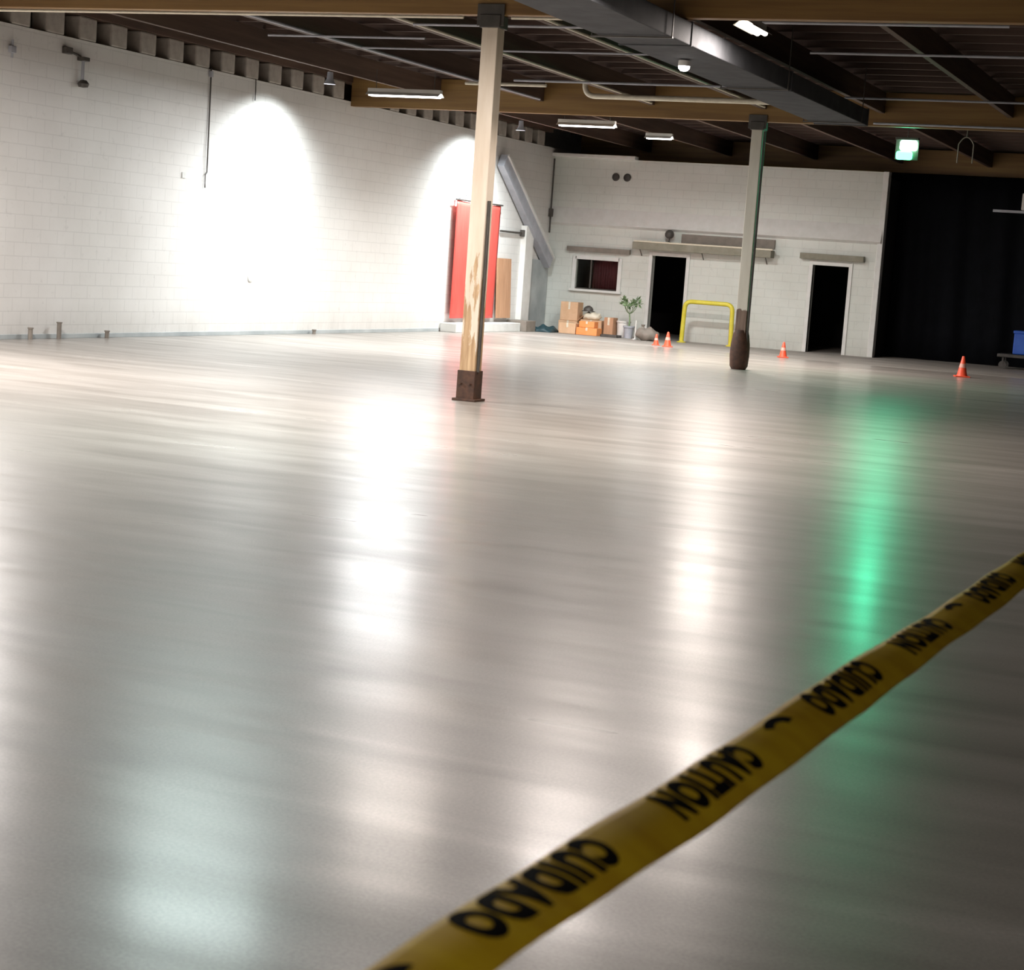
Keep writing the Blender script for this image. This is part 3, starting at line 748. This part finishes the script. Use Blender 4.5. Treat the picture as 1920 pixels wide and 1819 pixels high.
def word_mesh(body):
    cu = bpy.data.curves.new('lettering', 'FONT'); cu.body = body; cu.size = 1; cu.offset = .068; cu.resolution_u = 4
    cu.extrude = 0; cu.space_character = 1.17
    ob = bpy.data.objects.new('lettering', cu); C.objects.link(ob)
    dg = bpy.context.evaluated_depsgraph_get(); dg.update()
    me = bpy.data.meshes.new_from_object(ob.evaluated_get(dg))
    bpy.data.objects.remove(ob); bpy.data.curves.remove(cu)
    bm = NB(); bm.from_mesh(me); bpy.data.meshes.remove(me)
    # finer cells so the letters can follow the curved tape
    for k in range(1, 10):
        bmesh.ops.bisect_plane(bm, geom=bm.verts[:] + bm.edges[:] + bm.faces[:], plane_co=(0, k * .075, 0), plane_no=(0, 1, 0))
    return bm
def letters(body, t0, t1, v0=.03, v1=.75):
    """text stands upside down for the camera: it reads from the far end t1 towards t0"""
    bm = word_mesh(body)
    xs = [v.co.x for v in bm.verts]; ys = [v.co.y for v in bm.verts]
    x0, x1, y0, y1 = min(xs), max(xs), min(ys), max(ys)
    for v in bm.verts:
        u = (v.co.x - x0) / (x1 - x0); w = (v.co.y - y0) / (y1 - y0)
        v.co = tape_pt(t1 + (t0 - t1) * u, v0 + (v1 - v0) * w, .0006) - off
    o = obj('lettering', bm, 'ink', t); return o
def mark(t0, t1):
    bm = NB(); pts = []
    n_ = 10
    for i in range(n_ + 1):
        a = PI * (.05 + .75 * i / n_)
        pts.append((math.cos(a), math.sin(a)))
    def P(c, s, r): # small hooked arc
        return tape_pt((t0 + t1) / 2 + (t1 - t0) / 2 * r * c, .40 - .33 * r * s, .0006) - off
    pv = None
    for c, s in pts:
        cur = (bm.verts.new(P(c, s, 1)), bm.verts.new(P(c, s, .50)))
        if pv: bm.faces.new((pv[0], cur[0], cur[1], pv[1]))
        pv = cur
    return obj('lettering', bm, 'ink', t)
for k in range(-3, 12):
    base = k * 1.035
    letters('CUIDADO', 1.395 + base, 1.70 + base); letters('CAUTION', 1.875 + base, 2.16 + base)
    mark(2.25 + base, 2.345 + base)

# ---------------------------------------------------------------- world, camera
wd = bpy.data.worlds.new('world'); S.world = wd; wd.use_nodes = True
wd.node_tree.nodes['Background'].inputs[0].default_value = (.5, .55, .6, 1)
wd.node_tree.nodes['Background'].inputs[1].default_value = .02

RT = Vector((0.9192400665782012, 0.387363674152138, 0.07033550984147617))
UP = Vector((-0.11148458074862813, 0.08477521410136861, 0.9901436013676853))
FW = Vector((-0.3775829554582764, 0.918020994869629, -0.12111385026482266))
cam = bpy.data.cameras.new('camera'); co = bpy.data.objects.new('camera', cam); C.objects.link(co)
mt = Matrix((RT, UP, -FW)).transposed().to_4x4(); mt.translation = (0, 0, 1.68)
co.matrix_world = mt
cam.sensor_width = 36; cam.sensor_fit = 'HORIZONTAL'; cam.lens = 36 * 3439.5 / 1920
cam.clip_start = .05; cam.clip_end = 200
cam.dof.use_dof = True; cam.dof.focus_distance = 26; cam.dof.aperture_fstop = 9
S.camera = co
S.view_settings.view_transform = 'Standard'; S.view_settings.look = 'None'
S.view_settings.gamma = 1; S.view_settings.use_curve_mapping = False
S.view_settings.exposure = 0.3
S.cycles.max_bounces = 8
S.cycles.sample_clamp_indirect = 6
